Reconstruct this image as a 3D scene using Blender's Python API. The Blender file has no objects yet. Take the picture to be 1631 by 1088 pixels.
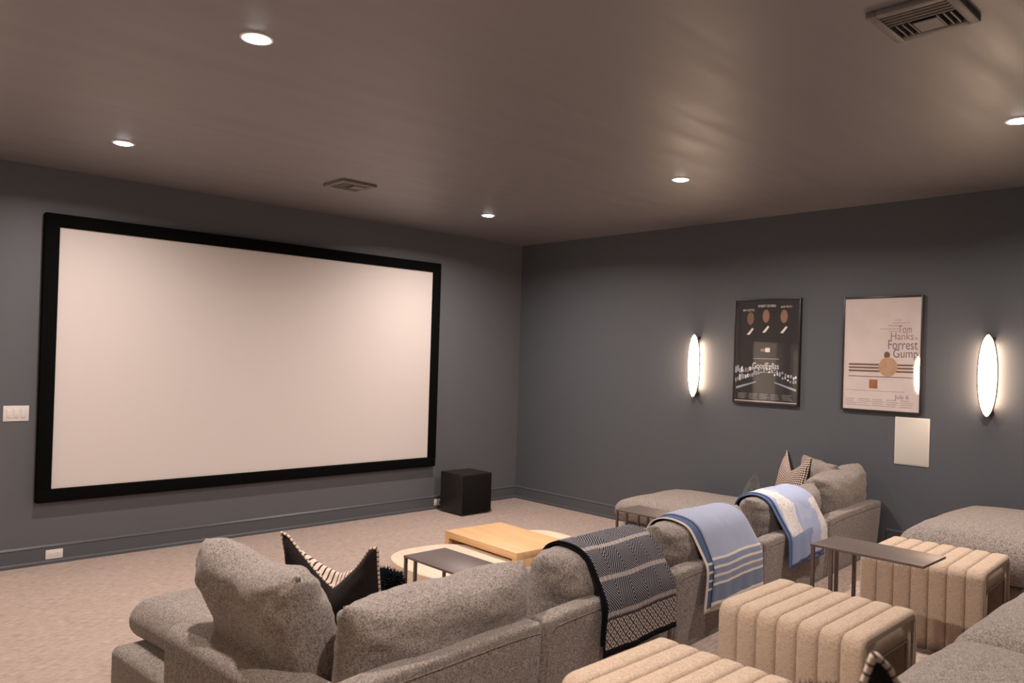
import bpy, bmesh, math, random
from mathutils import Vector, Matrix, noise

random.seed(7)
SC = bpy.context.scene
COL = SC.collection
R = math.radians

# ------------------------------------------------------------------ camera, world, exposure
cam_data = bpy.data.cameras.new('camera')
cam = bpy.data.objects.new('camera', cam_data)
COL.objects.link(cam)
_yaw, _pitch, _roll = R(43.906), R(0.4903), R(1.7036)
_f = Vector((math.sin(_yaw) * math.cos(_pitch), math.cos(_yaw) * math.cos(_pitch), math.sin(_pitch)))
_r = Vector((math.cos(_yaw), -math.sin(_yaw), 0))
_u = _r.cross(_f)
_r2 = _r * math.cos(_roll) + _u * math.sin(_roll)
_u2 = -_r * math.sin(_roll) + _u * math.cos(_roll)
cam.matrix_world = Matrix(((_r2.x, _u2.x, -_f.x, -6.490), (_r2.y, _u2.y, -_f.y, -6.857),
                           (_r2.z, _u2.z, -_f.z, 1.704), (0, 0, 0, 1)))
cam_data.sensor_width = 36.0
cam_data.lens = 1238.52 / 1631 * 36.0
cam_data.shift_x = -22.25 / 1631
cam_data.shift_y = 14.07 / 1631
cam_data.clip_start = 0.02
cam_data.dof.use_dof = True
cam_data.dof.focus_distance = 4.7
cam_data.dof.aperture_fstop = 3.5
SC.camera = cam

world = bpy.data.worlds.new('world')
SC.world = world
world.use_nodes = True
world.node_tree.nodes['Background'].inputs[0].default_value = (0.9, 0.85, 0.8, 1)
world.node_tree.nodes['Background'].inputs[1].default_value = 0.0

SC.view_settings.view_transform = 'Standard'
SC.view_settings.look = 'None'
SC.view_settings.gamma = 1.0
SC.view_settings.use_curve_mapping = False
SC.view_settings.exposure = 0.0

DOWN_W = 44.0                      # watts of one recessed downlight
DOWN_SPREAD = R(160)
DOWN_COL = (1.0, 0.855, 0.775)
LENS_E = 42.0                      # emission of the downlight lens
SCONCE_E = 50.0
SCONCE_W = 4.2                     # watts of each hidden side strip of a sconce
SCONCE_COL = (1.0, 0.70, 0.48)
HALL_W = 130.0

CEIL = 3.05
RISER = 0.26
TH = R(4.2)                        # the front sectional stands 4 degrees off the room axes
CT, ST = math.cos(TH), math.sin(TH)


def S(s, t, z=0.0):
    """front-sectional coordinates (along, towards the screen, up) -> world"""
    return Vector((s * CT - t * ST, s * ST + t * CT, z))


# ------------------------------------------------------------------ node helpers
class NT:
    def __init__(self, name):
        self.m = bpy.data.materials.new(name)
        self.m.use_nodes = True
        self.t = self.m.node_tree
        self.b = self.t.nodes['Principled BSDF']

    def n(self, kind, **kw):
        nd = self.t.nodes.new(kind)
        for k, v in kw.items():
            setattr(nd, k, v)
        return nd

    def put(self, sock, v):
        if hasattr(v, 'is_linked') or isinstance(v, bpy.types.NodeSocket):
            self.t.links.new(v, sock)
        else:
            if sock.type == 'RGBA' and len(v) == 3:
                v = (*v, 1)
            sock.default_value = v

    def M(self, op, a, b=0.0, c=0.0):
        nd = self.n('ShaderNodeMath', operation=op)
        for i, v in enumerate((a, b, c)):
            self.put(nd.inputs[i], v)
        return nd.outputs[0]

    def mix(self, f, a, b):
        nd = self.n('ShaderNodeMix', data_type='RGBA')
        self.put(nd.inputs[0], f)
        self.put(nd.inputs[6], a)
        self.put(nd.inputs[7], b)
        return nd.outputs[2]

    def coords(self, kind='Object', scale=(1, 1, 1)):
        tc = self.n('ShaderNodeTexCoord')
        mp = self.n('ShaderNodeMapping')
        mp.inputs['Scale'].default_value = scale
        self.t.links.new(tc.outputs[kind], mp.inputs['Vector'])
        return mp.outputs[0]

    def noise(self, vec, scale, detail=2.0, rough=0.5):
        nd = self.n('ShaderNodeTexNoise')
        self.put(nd.inputs['Vector'], vec)
        nd.inputs['Scale'].default_value = scale
        nd.inputs['Detail'].default_value = detail
        nd.inputs['Roughness'].default_value = rough
        return nd.outputs['Fac']

    def ramp(self, fac, stops):
        nd = self.n('ShaderNodeValToRGB')
        self.put(nd.inputs[0], fac)
        el = nd.color_ramp.elements
        while len(el) < len(stops):
            el.new(0.5)
        for e, (p, c) in zip(el, stops):
            e.position = p
            e.color = (*c, 1)
        return nd.outputs[0]

    def bump(self, h, strength=0.3, dist=0.01):
        nd = self.n('ShaderNodeBump')
        nd.inputs['Strength'].default_value = strength
        nd.inputs['Distance'].default_value = dist
        self.put(nd.inputs['Height'], h)
        self.t.links.new(nd.outputs[0], self.b.inputs['Normal'])

    def set(self, **kw):
        for k, v in kw.items():
            self.put(self.b.inputs[k.replace('_', ' ')], v)
        return self


def plain(name, col, rough=0.5, metal=0.0, spec=0.5, var=0.06, nscale=40.0):
    m = NT(name)
    f = m.noise(m.coords(), nscale, 3)
    m.set(Base_Color=m.ramp(f, [(0.3, tuple(c * (1 - var) for c in col)), (0.7, tuple(min(1, c * (1 + var)) for c in col))]),
          Roughness=rough, Metallic=metal, Specular_IOR_Level=spec)
    return m.m


def fabric(name, dark, light, scale=230.0, bump=0.35, sheen=0.15):
    m = NT(name)
    v = m.coords()
    f = m.noise(v, scale, 2.0, 0.6)
    f2 = m.noise(v, scale * 0.28, 2.0)
    g = m.M('ADD', m.M('MULTIPLY', f, 0.82), m.M('MULTIPLY', f2, 0.18))
    m.set(Base_Color=m.ramp(g, [(0.37, dark), (0.63, light)]), Roughness=0.95, Specular_IOR_Level=0.15,
          Sheen_Weight=sheen, Sheen_Roughness=0.5)
    m.bump(g, bump, 0.004)
    return m.m


def emit(name, col, strength):
    m = NT(name)
    m.set(Base_Color=(0.9, 0.88, 0.85), Roughness=0.4, Emission_Color=col, Emission_Strength=strength)
    return m.m


def wall_paint(name, col, rough=0.55):
    m = NT(name)
    f = m.noise(m.coords(), 160.0, 3)
    m.set(Base_Color=col, Roughness=rough, Specular_IOR_Level=0.35)
    m.bump(f, 0.05, 0.002)
    return m.m


def ceiling_paint():
    m = NT('ceiling paint')
    v = m.coords(scale=(1, 1, 1))
    rot = m.n('ShaderNodeMapping')
    rot.inputs['Rotation'].default_value = (0, 0, R(6))
    rot.inputs['Scale'].default_value = (1.1, 7.0, 1)
    m.t.links.new(v, rot.inputs['Vector'])
    streak = m.noise(rot.outputs[0], 1.0, 4, 0.55)          # roller strokes in the satin paint
    m.set(Base_Color=(0.165, 0.150, 0.157), Specular_IOR_Level=0.7, IOR=1.8,
          Roughness=m.M('ADD', 0.37, m.M('MULTIPLY', streak, 0.24)))
    m.bump(streak, 0.35, 0.004)
    return m.m


def carpet():
    m = NT('looped beige carpet')
    rows = m.coords(scale=(17, 125, 30))
    a = m.noise(rows, 1.0, 3, 0.65)
    fine = m.noise(m.coords(), 420.0, 2)
    blot = m.noise(m.coords(scale=(2.2, 9, 2)), 1.0, 3)
    g = m.M('ADD', m.M('ADD', m.M('MULTIPLY', a, 0.72), m.M('MULTIPLY', fine, 0.2)), m.M('MULTIPLY', blot, 0.08))
    m.set(Base_Color=m.ramp(g, [(0.35, (0.275, 0.208, 0.18)), (0.5, (0.445, 0.357, 0.313)), (0.68, (0.565, 0.47, 0.42))]),
          Roughness=1.0, Specular_IOR_Level=0.05)
    m.bump(g, 0.8, 0.01)
    return m.m


def oak(name, dark, light, axis=1, rough=0.5):
    m = NT(name)
    sc = [26.0, 26.0, 26.0]
    sc[axis] = 1.6
    v = m.coords(scale=tuple(sc))
    f = m.noise(v, 1.0, 5, 0.6)
    m.set(Base_Color=m.ramp(f, [(0.3, dark), (0.7, light)]), Roughness=rough, Specular_IOR_Level=0.3)
    m.bump(f, 0.06, 0.002)
    return m.m


M = {}
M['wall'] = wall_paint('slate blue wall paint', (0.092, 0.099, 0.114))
M['wall_lit'] = wall_paint('slate wall paint lit tone', (0.112, 0.117, 0.132))  # wall slate lightened in the colour for the stronger light on this wall
M['base'] = wall_paint('slate blue trim paint', (0.088, 0.096, 0.110), 0.38)
M['ceiling'] = ceiling_paint()
M['carpet'] = carpet()
M['white_wall'] = wall_paint('white hall paint', (0.75, 0.72, 0.68))
M['sofa'] = fabric('taupe grey tweed', (0.090, 0.075, 0.067), (0.385, 0.335, 0.302), 210.0)
M['ottoman'] = fabric('sand beige woven fabric', (0.36, 0.268, 0.196), (0.62, 0.485, 0.37), 260.0, 0.3)
M['shade_inside'] = plain('ottoman inner shade', (0.03, 0.026, 0.024), 0.9)  # near black colour for the shade inside the ottomans
M['screen'] = wall_paint('matte white screen cloth', (0.655, 0.605, 0.58), 0.9)
M['velvet'] = plain('black velvet', (0.0035, 0.0035, 0.004), 0.9, spec=0.05)
M['black'] = plain('black painted cabinet', (0.016, 0.0135, 0.013), 0.42, spec=0.4)
M['black_grille'] = plain('black grille cloth', (0.010, 0.009, 0.009), 0.85, spec=0.1)
M['white_plastic'] = plain('white plastic', (0.72, 0.69, 0.66), 0.35, var=0.02)
M['slot'] = plain('dark slot', (0.12, 0.10, 0.09), 0.6)
M['cream_speaker'] = plain('cream grille cloth', (0.62, 0.58, 0.53), 0.7, var=0.03, nscale=300)
M['bronze'] = plain('dark bronze metal', (0.125, 0.096, 0.086), 0.46, 0.3)
M['frame_black'] = plain('black picture frame', (0.022, 0.018, 0.016), 0.35)
M['print_black'] = plain('black poster paper', (0.018, 0.014, 0.013), 0.6)
M['print_cream'] = plain('cream poster paper', (0.665, 0.575, 0.535), 0.6, var=0.05, nscale=7)
M['vent'] = plain('painted vent metal', (0.19, 0.17, 0.16), 0.5)
M['vent_dark'] = plain('dark duct', (0.015, 0.013, 0.012), 0.9)
M['trim_white'] = plain('white light trim', (0.75, 0.73, 0.70), 0.4, var=0.02)
M['lens'] = emit('downlight lens', (0.97, 0.95, 1.0), LENS_E)
M['shade'] = emit('frosted sconce shade', SCONCE_COL, SCONCE_E)
M['sconce_metal'] = plain('brown sconce metal', (0.09, 0.065, 0.05), 0.4, 0.5)
M['oak'] = oak('honey oak', (0.60, 0.36, 0.17), (0.74, 0.49, 0.26), 1)
M['pale_oak'] = oak('pale bleached oak', (0.62, 0.47, 0.34), (0.76, 0.61, 0.47), 2)
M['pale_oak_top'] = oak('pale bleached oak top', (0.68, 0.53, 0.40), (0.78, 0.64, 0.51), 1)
M['black_cotton'] = fabric('charcoal cotton', (0.012, 0.009, 0.009), (0.026, 0.020, 0.020), 300.0, 0.15, 0.02)
M['fur'] = plain('black blue fur', (0.010, 0.012, 0.017), 0.9, spec=0.1)
M['teal_velvet'] = fabric('dark teal velvet', (0.010, 0.012, 0.013), (0.022, 0.026, 0.027), 120.0, 0.1, 0.2)
M['cord'] = plain('black rubber', (0.01, 0.01, 0.01), 0.5)


def glass_mat():
    m = bpy.data.materials.new('picture glass')
    m.use_nodes = True
    t = m.node_tree
    t.nodes.remove(t.nodes['Principled BSDF'])
    out = t.nodes['Material Output']
    tr = t.nodes.new('ShaderNodeBsdfTransparent')
    gl = t.nodes.new('ShaderNodeBsdfGlossy')
    gl.inputs['Roughness'].default_value = 0.03
    fr = t.nodes.new('ShaderNodeFresnel')
    fr.inputs['IOR'].default_value = 1.6
    mx = t.nodes.new('ShaderNodeMixShader')
    ge = t.nodes.new('ShaderNodeNewGeometry')
    one = t.nodes.new('ShaderNodeMath')
    one.operation = 'SUBTRACT'
    one.inputs[0].default_value = 1.0
    t.links.new(ge.outputs['Backfacing'], one.inputs[1])
    mul = t.nodes.new('ShaderNodeMath')
    mul.operation = 'MULTIPLY'
    t.links.new(fr.outputs[0], mul.inputs[0])
    t.links.new(one.outputs[0], mul.inputs[1])
    t.links.new(mul.outputs[0], mx.inputs[0])
    t.links.new(tr.outputs[0], mx.inputs[1])
    t.links.new(gl.outputs[0], mx.inputs[2])
    t.links.new(mx.outputs[0], out.inputs[0])
    return m


M['glass'] = glass_mat()


def uv_xy(m):
    uv = m.n('ShaderNodeUVMap')
    sep = m.n('ShaderNodeSeparateXYZ')
    m.t.links.new(uv.outputs[0], sep.inputs[0])
    return sep.outputs[0], sep.outputs[1]


def band(m, x, a, b):
    return m.M('MULTIPLY', m.M('GREATER_THAN', x, a), m.M('LESS_THAN', x, b))


def tri(m, x, p):
    return m.M('PINGPONG', x, p)


def navy_throw():
    m = NT('navy herringbone knit')
    u, v = uv_xy(m)                                           # metres across, metres up from the back hem
    navy, pale, black = (0.016, 0.017, 0.028), (0.30, 0.285, 0.30), (0.006, 0.006, 0.008)
    z = m.M('ADD', v, m.M('MULTIPLY', tri(m, u, 0.105), 1.15))
    st = m.M('GREATER_THAN', m.M('FRACT', m.M('DIVIDE', z, 0.0165)), 0.66)
    col = m.mix(st, navy, pale)
    tw = m.M('GREATER_THAN', m.M('FRACT', m.M('DIVIDE', m.M('ADD', u, m.M('MULTIPLY', v, 0.6)), 0.010)), 0.35)
    bands = 0.0
    for a, b in ((0.165, 0.185), (0.315, 0.335), (0.465, 0.487), (0.62, 0.64)):
        bands = m.M('MAXIMUM', bands, band(m, v, a, b))
    col = m.mix(m.M('MULTIPLY', bands, tw), col, (0.42, 0.37, 0.34))
    # diamonds in the border
    p, q = m.M('ADD', u, v), m.M('SUBTRACT', u, v)
    d1, d2 = tri(m, p, 0.022), tri(m, q, 0.022)
    mn, mx_ = m.M('MINIMUM', d1, d2), m.M('MAXIMUM', d1, d2)
    ln = m.M('LESS_THAN', mn, 0.0040)
    core = m.M('GREATER_THAN', mn, 0.0155)
    dia = m.mix(m.M('MAXIMUM', ln, core), (0.38, 0.335, 0.31), (0.03, 0.024, 0.024))
    col = m.mix(band(m, v, 0.028, 0.150), col, dia)
    col = m.mix(band(m, v, 0.150, 0.158), col, (0.04, 0.03, 0.03))
    col = m.mix(m.M('LESS_THAN', v, 0.028), col, black)
    col = m.mix(m.M('LESS_THAN', u, 0.012), col, black)
    m.set(Base_Color=col, Roughness=0.95, Specular_IOR_Level=0.1)
    m.bump(st, 0.25, 0.003)
    return m.m


def blue_throw():
    m = NT('pale blue striped wool')
    u, v = uv_xy(m)
    pale, mid, deep, cream = (0.30, 0.34, 0.46), (0.125, 0.16, 0.26), (0.075, 0.11, 0.20), (0.66, 0.60, 0.54)
    col = m.mix(m.M('LESS_THAN', v, 0.245), pale, (0.20, 0.235, 0.345))
    col = m.mix(m.M('LESS_THAN', v, 0.11), col, mid)
    for k in range(4):
        a = 0.110 + k * 0.042
        col = m.mix(band(m, v, a, a + 0.013), col, cream)
    col = m.mix(m.M('LESS_THAN', v, 0.026), col, cream)
    col = m.mix(m.M('LESS_THAN', u, 0.0), col, deep)
    e = m.M('GREATER_THAN', u, 0.545)
    col = m.mix(e, col, cream)
    f = m.noise(m.coords(), 300.0, 2)
    m.set(Base_Color=col, Roughness=0.95, Specular_IOR_Level=0.1, Sheen_Weight=0.2)
    m.bump(f, 0.3, 0.003)
    return m.m


def blue_fold():
    m = NT('folded blue edge')
    u, v = uv_xy(m)
    col = m.mix(m.M('LESS_THAN', u, 0.016), (0.085, 0.12, 0.215), (0.62, 0.55, 0.49))
    for k in range(4):
        a = 0.110 + k * 0.042
        col = m.mix(m.M('MULTIPLY', band(m, v, a, a + 0.012), m.M('GREATER_THAN', u, 0.014)), col, (0.62, 0.56, 0.50))
    col = m.mix(m.M('LESS_THAN', v, 0.02), col, (0.62, 0.55, 0.49))
    m.set(Base_Color=col, Roughness=0.95, Specular_IOR_Level=0.1)
    return m.m


def cloud_throw():
    m = NT('sky blue and cream knit')
    u, v = uv_xy(m)
    w = m.noise(m.coords(), 9.0, 2)
    wob = m.M('MULTIPLY', m.M('SUBTRACT', w, 0.5), 0.16)
    uu = m.M('ADD', u, wob)
    speck = m.M('GREATER_THAN', m.noise(m.coords(), 130.0, 1), 0.43)
    sky, dusk, cream = (0.36, 0.42, 0.61), (0.21, 0.275, 0.45), (0.74, 0.68, 0.61)
    col = m.mix(m.M('GREATER_THAN', m.noise(m.coords(), 5.0, 1), 0.55), sky, (0.42, 0.47, 0.64))
    c1 = m.M('MULTIPLY', band(m, uu, 0.03, 0.18), m.M('GREATER_THAN', v, 0.17))
    c2 = m.M('MULTIPLY', m.M('GREATER_THAN', uu, 0.45), m.M('LESS_THAN', v, 0.34))
    cc = m.M('MULTIPLY', m.M('MAXIMUM', c1, c2), speck)
    col = m.mix(cc, col, cream)
    col = m.mix(m.M('LESS_THAN', u, 0.006), col, (0.14, 0.19, 0.36))
    low = m.M('MULTIPLY', m.M('LESS_THAN', v, 0.17), m.M('LESS_THAN', uu, 0.30))
    col = m.mix(low, col, dusk)
    m.set(Base_Color=col, Roughness=0.95, Specular_IOR_Level=0.1, Sheen_Weight=0.2)
    m.bump(m.noise(m.coords(), 300.0, 2), 0.3, 0.003)
    return m.m


def grid_cloth(name, ground, line, pu, pv, tu=0.3, tv=0.3):
    m = NT(name)
    u, v = uv_xy(m)
    a = m.M('LESS_THAN', m.M('FRACT', m.M('DIVIDE', u, pu)), tu) if tu else 0.0
    b = m.M('LESS_THAN', m.M('FRACT', m.M('DIVIDE', v, pv)), tv)
    m.set(Base_Color=m.mix(m.M('MAXIMUM', a, b), ground, line), Roughness=0.95, Specular_IOR_Level=0.1)
    m.bump(m.M('MAXIMUM', a, b), 0.3, 0.003)
    return m.m


M['navy'] = navy_throw()
M['navy_edge'] = plain('black knit edge', (0.006, 0.006, 0.009), 0.95, spec=0.05)
M['blue'] = blue_throw()
M['blue_fold'] = blue_fold()
M['cloud'] = cloud_throw()
M['cloud_fold'] = plain('denim blue knit', (0.12, 0.165, 0.31), 0.95, spec=0.05)
M['stripe_cloth'] = grid_cloth('cream cloth with dark stripes', (0.70, 0.56, 0.48), (0.03, 0.022, 0.02), 0.021, 0.021, 0.28, 0.0)
M['check_cloth'] = grid_cloth('cream and brown check', (0.66, 0.53, 0.46), (0.045, 0.030, 0.026), 0.017, 0.017, 0.34, 0.34)
M['trim_cord'] = grid_cloth('beaded cream trim', (0.66, 0.54, 0.45), (0.06, 0.04, 0.035), 0.02, 0.02, 0.25, 0.0)


# ------------------------------------------------------------------ object helpers
def link(o, parent=None):
    COL.objects.link(o)
    if parent is not None:
        o.parent = parent
    return o


def tag(o, label=None, cat=None, group=None, kind=None):
    for k, v in (('label', label), ('category', cat), ('group', group), ('kind', kind)):
        if v:
            o[k] = v
    return o


def empty(name, loc, rz=0.0):
    o = bpy.data.objects.new(name, None)
    o.location = loc
    o.rotation_euler = (0, 0, rz)
    o.empty_display_size = 0.1
    return link(o)


def mesh(name, verts, faces, mat, parent=None, smooth=True, uvs=None, fmat=None):
    me = bpy.data.meshes.new(name)
    me.from_pydata([tuple(v) for v in verts], [], faces)
    for mm in (mat if isinstance(mat, (list, tuple)) else [mat]):
        me.materials.append(mm)
    if fmat:
        me.polygons.foreach_set('material_index', fmat)
    if uvs:
        ul = me.uv_layers.new(name='UVMap')
        for lp in me.loops:
            ul.data[lp.index].uv = uvs[lp.vertex_index]
    bm = bmesh.new()
    bm.from_mesh(me)
    bmesh.ops.recalc_face_normals(bm, faces=bm.faces)
    bm.to_mesh(me)
    bm.free()
    me.polygons.foreach_set('use_smooth', [smooth] * len(me.polygons))
    me.update()
    return link(bpy.data.objects.new(name, me), parent)


def from_bm(name, bm, mat, parent=None, smooth=False):
    bmesh.ops.recalc_face_normals(bm, faces=bm.faces)
    me = bpy.data.meshes.new(name)
    bm.to_mesh(me)
    bm.free()
    me.materials.append(mat)
    me.polygons.foreach_set('use_smooth', [smooth] * len(me.polygons))
    if smooth:
        me.set_sharp_from_angle(angle=R(40))
    return link(bpy.data.objects.new(name, me), parent)


def add_box(bm, lo, hi, bevel=0.0, seg=2):
    lo, hi = Vector(lo), Vector(hi)
    g = bmesh.ops.create_cube(bm, size=1.0)
    vs = g['verts']
    for v in vs:
        v.co = Vector(((lo[i] + hi[i]) / 2 + v.co[i] * (hi[i] - lo[i]) for i in range(3)))
    if bevel > 0:
        es = list({e for v in vs for e in v.link_edges})
        bmesh.ops.bevel(bm, geom=es, offset=bevel, segments=seg, affect='EDGES', profile=0.5)


def box(name, lo, hi, mat, parent=None, bevel=0.0, seg=2):
    bm = bmesh.new()
    add_box(bm, lo, hi, bevel, seg)
    return from_bm(name, bm, mat, parent, bevel > 0)


def tube_geo(path, rad, n=8, closed=False):
    vs, fs = [], []
    P = [Vector(p) for p in path]
    k = len(P)
    prev = None
    for i, p in enumerate(P):
        a = P[(i - 1) % k] if (closed or i > 0) else P[i]
        b = P[(i + 1) % k] if (closed or i < k - 1) else P[i]
        d = (b - a).normalized()
        ref = prev if prev is not None else (Vector((0, 0, 1)) if abs(d.z) < 0.9 else Vector((1, 0, 0)))
        s = d.cross(ref).normalized()
        w = s.cross(d).normalized()
        prev = w
        r = rad(i) if callable(rad) else rad
        for j in range(n):
            an = 2 * math.pi * j / n
            vs.append(p + s * (r * math.cos(an)) + w * (r * math.sin(an)))
    for i in range(k if closed else k - 1):
        for j in range(n):
            a, b = i * n + j, i * n + (j + 1) % n
            c, d = ((i + 1) % k) * n + (j + 1) % n, ((i + 1) % k) * n + j
            fs.append((a, b, c, d))
    if not closed:
        fs.append(tuple(range(n))[::-1])
        fs.append(tuple(range((k - 1) * n, k * n)))
    return vs, fs


def tube(name, path, rad, mat, parent=None, n=8, closed=False, uvs=False):
    vs, fs = tube_geo(path, rad, n, closed)
    uv = None
    if uvs:
        L, uv = 0.0, []
        for i, p in enumerate(path):
            if i:
                L += (Vector(p) - Vector(path[i - 1])).length
            uv += [(L, 0.5)] * n
    return mesh(name, vs, fs, mat, parent, True, uv)


def soft_box(name, hx, hy, hz, r, mat, parent=None, loc=(0, 0, 0), n=12, fn=None, rot=None):
    """upholstered block: rounded box with a dense skin that fn(point) may push around"""
    def axis(h):
        rr = min(r, h * 0.98)
        e = [h - rr * (1 - math.sin(R(a))) for a in (15, 30, 45, 60, 75, 90)]
        e = [x for x in e]
        inner = [-(h - rr) + 2 * (h - rr) * i / n for i in range(n + 1)]
        return [-x for x in reversed(e)] + inner + e
    ax = [axis(hx), axis(hy), axis(hz)]
    H = (hx, hy, hz)
    idx, verts, faces = {}, [], []

    def vid(p):
        key = tuple(round(c, 6) for c in p)
        if key not in idx:
            idx[key] = len(verts)
            inner = Vector([max(-(H[i] - min(r, H[i] * .98)), min(H[i] - min(r, H[i] * .98), p[i])) for i in range(3)])
            d = Vector(p) - inner
            q = inner + d.normalized() * r if d.length > 1e-9 else inner
            q = Vector([max(-H[i], min(H[i], q[i])) for i in range(3)])
            verts.append(fn(q.copy()) if fn else q)
        return idx[key]
    for k in range(3):
        i, j = (k + 1) % 3, (k + 2) % 3
        for sgn in (-1, 1):
            for a in range(len(ax[i]) - 1):
                for b in range(len(ax[j]) - 1):
                    quad = []
                    for da, db in ((0, 0), (1, 0), (1, 1), (0, 1)):
                        p = [0, 0, 0]
                        p[k] = sgn * H[k]
                        p[i] = ax[i][a + da]
                        p[j] = ax[j][b + db]
                        quad.append(vid(p))
                    if len(set(quad)) == 4:
                        faces.append(tuple(quad))
    o = mesh(name, verts, faces, mat, parent)
    o.location = loc
    if rot:
        o.rotation_euler = rot
    return o


def pillow(name, w, h, d, mat, n=26, pin=0.05, p=2.6, q=0.42, chop=0.0, seed=0, wr=0.006, parent=None, lop=0.0, chop_w=0.8, tip=0.0):
    """stuffed cushion, x across, y thick (+y front), z up, origin at the middle; mat = one material or (front, back)"""
    def pt(u, v, side):
        x = w / 2 * u * (1 - pin * (1 - v * v) * abs(u) ** 3)
        z = h / 2 * v * (1 - pin * (1 - u * u) * abs(v) ** 3)
        if tip:
            z += tip * max(0, v) ** 3 * abs(u) ** 3
        t = d / 2 * max(0.0, (1 - abs(u) ** p) * (1 - abs(v) ** p)) ** q
        nz = noise.noise(Vector((u * 1.7 + seed * 3.1, v * 1.7, side * 2.0 + seed)))
        nf = noise.noise(Vector((u * 5 + seed, v * 5, side * 5.0)))
        t *= 1 + 0.12 * nz
        t += wr * nf * (0.4 + abs(u) ** 2 + abs(v) ** 2) * (1 if t > 0.004 else 0)
        # gathered folds running in from the corners
        t -= wr * 1.6 * max(0, math.sin(14 * (abs(u) - abs(v)) + seed)) * (abs(u) * abs(v)) ** 2
        z -= 0.012 * noise.noise(Vector((u * 2.2, seed * 5.0, 0))) * max(0, v)
        if chop:
            k = max(0.0, 1 - (abs(u) / chop_w) ** 1.15) * max(0, (v + 0.7) / 1.7) ** 1.3
            inner = min(1.0, (1 - v) / 0.35) if side > 0 else 0.0
            z -= chop * k * (1 - 0.62 * inner * max(0, v + 0.2))
            t *= 1 - 0.25 * k
        x += lop * max(0, v) ** 2 * w
        return Vector((x, t * side, z))
    verts, faces, uvs, fm = [], [], [], []
    ids = {}

    def cosd(i):
        a = -1 + 2 * i / n
        return math.sin(a * math.pi / 2) * 0.65 + a * 0.35

    def vid(i, j, side):
        edge = i in (0, n) or j in (0, n)
        key = (i, j, 0 if edge else side)
        if key not in ids:
            ids[key] = len(verts)
            u, v = cosd(i), cosd(j)
            verts.append(pt(u, v, side if not edge else 1) if not edge else Vector((pt(u, v, 1).x, 0, pt(u, v, 1).z)))
            uvs.append((u * w / 2, v * h / 2))
        return ids[key]
    for side in (1, -1):
        for i in range(n):
            for j in range(n):
                f = [vid(i, j, side), vid(i + 1, j, side), vid(i + 1, j + 1, side), vid(i, j + 1, side)]
                faces.append(tuple(f if side < 0 else f[::-1]))
                fm.append(0 if side > 0 else 1)
    two = isinstance(mat, (list, tuple))
    o = mesh(name, verts, faces, mat, parent, True, uvs, fm if two else None)
    rim = [verts[vid(i, 0, 1)] for i in range(n)] + [verts[vid(n, j, 1)] for j in range(n)] + \
          [verts[vid(i, n, 1)] for i in range(n, 0, -1)] + [verts[vid(0, j, 1)] for j in range(n, 0, -1)]
    return o, rim


def put(o, loc, rz=0.0, lean=0.0, roll=0.0):
    """stand a cushion: lean tips its top towards -y (its back), then turn it by rz"""
    m = Matrix.Translation(Vector(loc)) @ Matrix.Rotation(rz, 4, 'Z') @ Matrix.Rotation(lean, 4, 'X') @ Matrix.Rotation(roll, 4, 'Y')
    o.location = m.to_translation()
    o.rotation_euler = m.to_euler()
    return m


# ------------------------------------------------------------------ the room
XL, YB = -6.78, -7.30


def struct(o):
    o['kind'] = 'structure'
    return o


def extrude_poly(name, pts, y0, y1, mat):
    """outline in x,z extruded in y"""
    n = len(pts)
    vs = [(x, y0, z) for x, z in pts] + [(x, y1, z) for x, z in pts]
    fs = [tuple(range(n)), tuple(range(2 * n - 1, n - 1, -1))] + [(i, (i + 1) % n, n + (i + 1) % n, n + i) for i in range(n)]
    return mesh(name, vs, fs, mat, None, False)


DX0, DX1, DZ = -6.56, -5.53, 2.09
struct(box('floor', (XL - 0.1, YB - 0.1, -0.1), (0.1, 1.9, 0.0), M['carpet']))
struct(box('ceiling', (XL - 0.1, YB - 0.1, CEIL), (0.1, 0.12, CEIL + 0.1), M['ceiling']))
struct(extrude_poly('wall_front', [(XL - 0.1, 0), (DX0, 0), (DX0, DZ), (DX1, DZ), (DX1, 0), (0.1, 0), (0.1, CEIL), (XL - 0.1, CEIL)], 0.0, 0.12, M['wall_lit']))
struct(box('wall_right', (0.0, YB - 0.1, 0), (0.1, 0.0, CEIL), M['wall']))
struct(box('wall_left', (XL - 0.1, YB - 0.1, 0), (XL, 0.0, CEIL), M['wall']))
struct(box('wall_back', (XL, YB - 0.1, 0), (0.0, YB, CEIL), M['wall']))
# lit white hall beyond the doorway (seen only mirrored in the poster glass)
struct(box('wall_hall_end', (XL - 0.1, 1.8, 0), (-4.6, 1.9, 2.5), M['white_wall']))
struct(box('wall_hall_left', (XL - 0.2, 0.12, 0), (XL - 0.1, 1.8, 2.5), M['white_wall']))
struct(box('wall_hall_right', (-4.7, 0.12, 0), (-4.6, 1.8, 2.5), M['white_wall']))
struct(box('ceiling_hall', (XL - 0.2, 0.12, 2.5), (-4.6, 1.9, 2.6), M['white_wall']))
bm = bmesh.new()
add_box(bm, (DX0 - 0.07, -0.018, 0), (DX0, 0.0, DZ + 0.07), 0.003)
add_box(bm, (DX1, -0.018, 0), (DX1 + 0.07, 0.0, DZ + 0.07), 0.003)
add_box(bm, (DX0, -0.018, DZ), (DX1, 0.0, DZ + 0.07), 0.003)
struct(from_bm('trim_1', bm, M['base']))

struct(box('added_door_1', (XL, -1.02, 0.01), (XL + 0.045, -0.06, 2.08), M['white_wall'], None, 0.004))  # unseen white leaf, added for the pale reflection in the dark poster's glass
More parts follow.
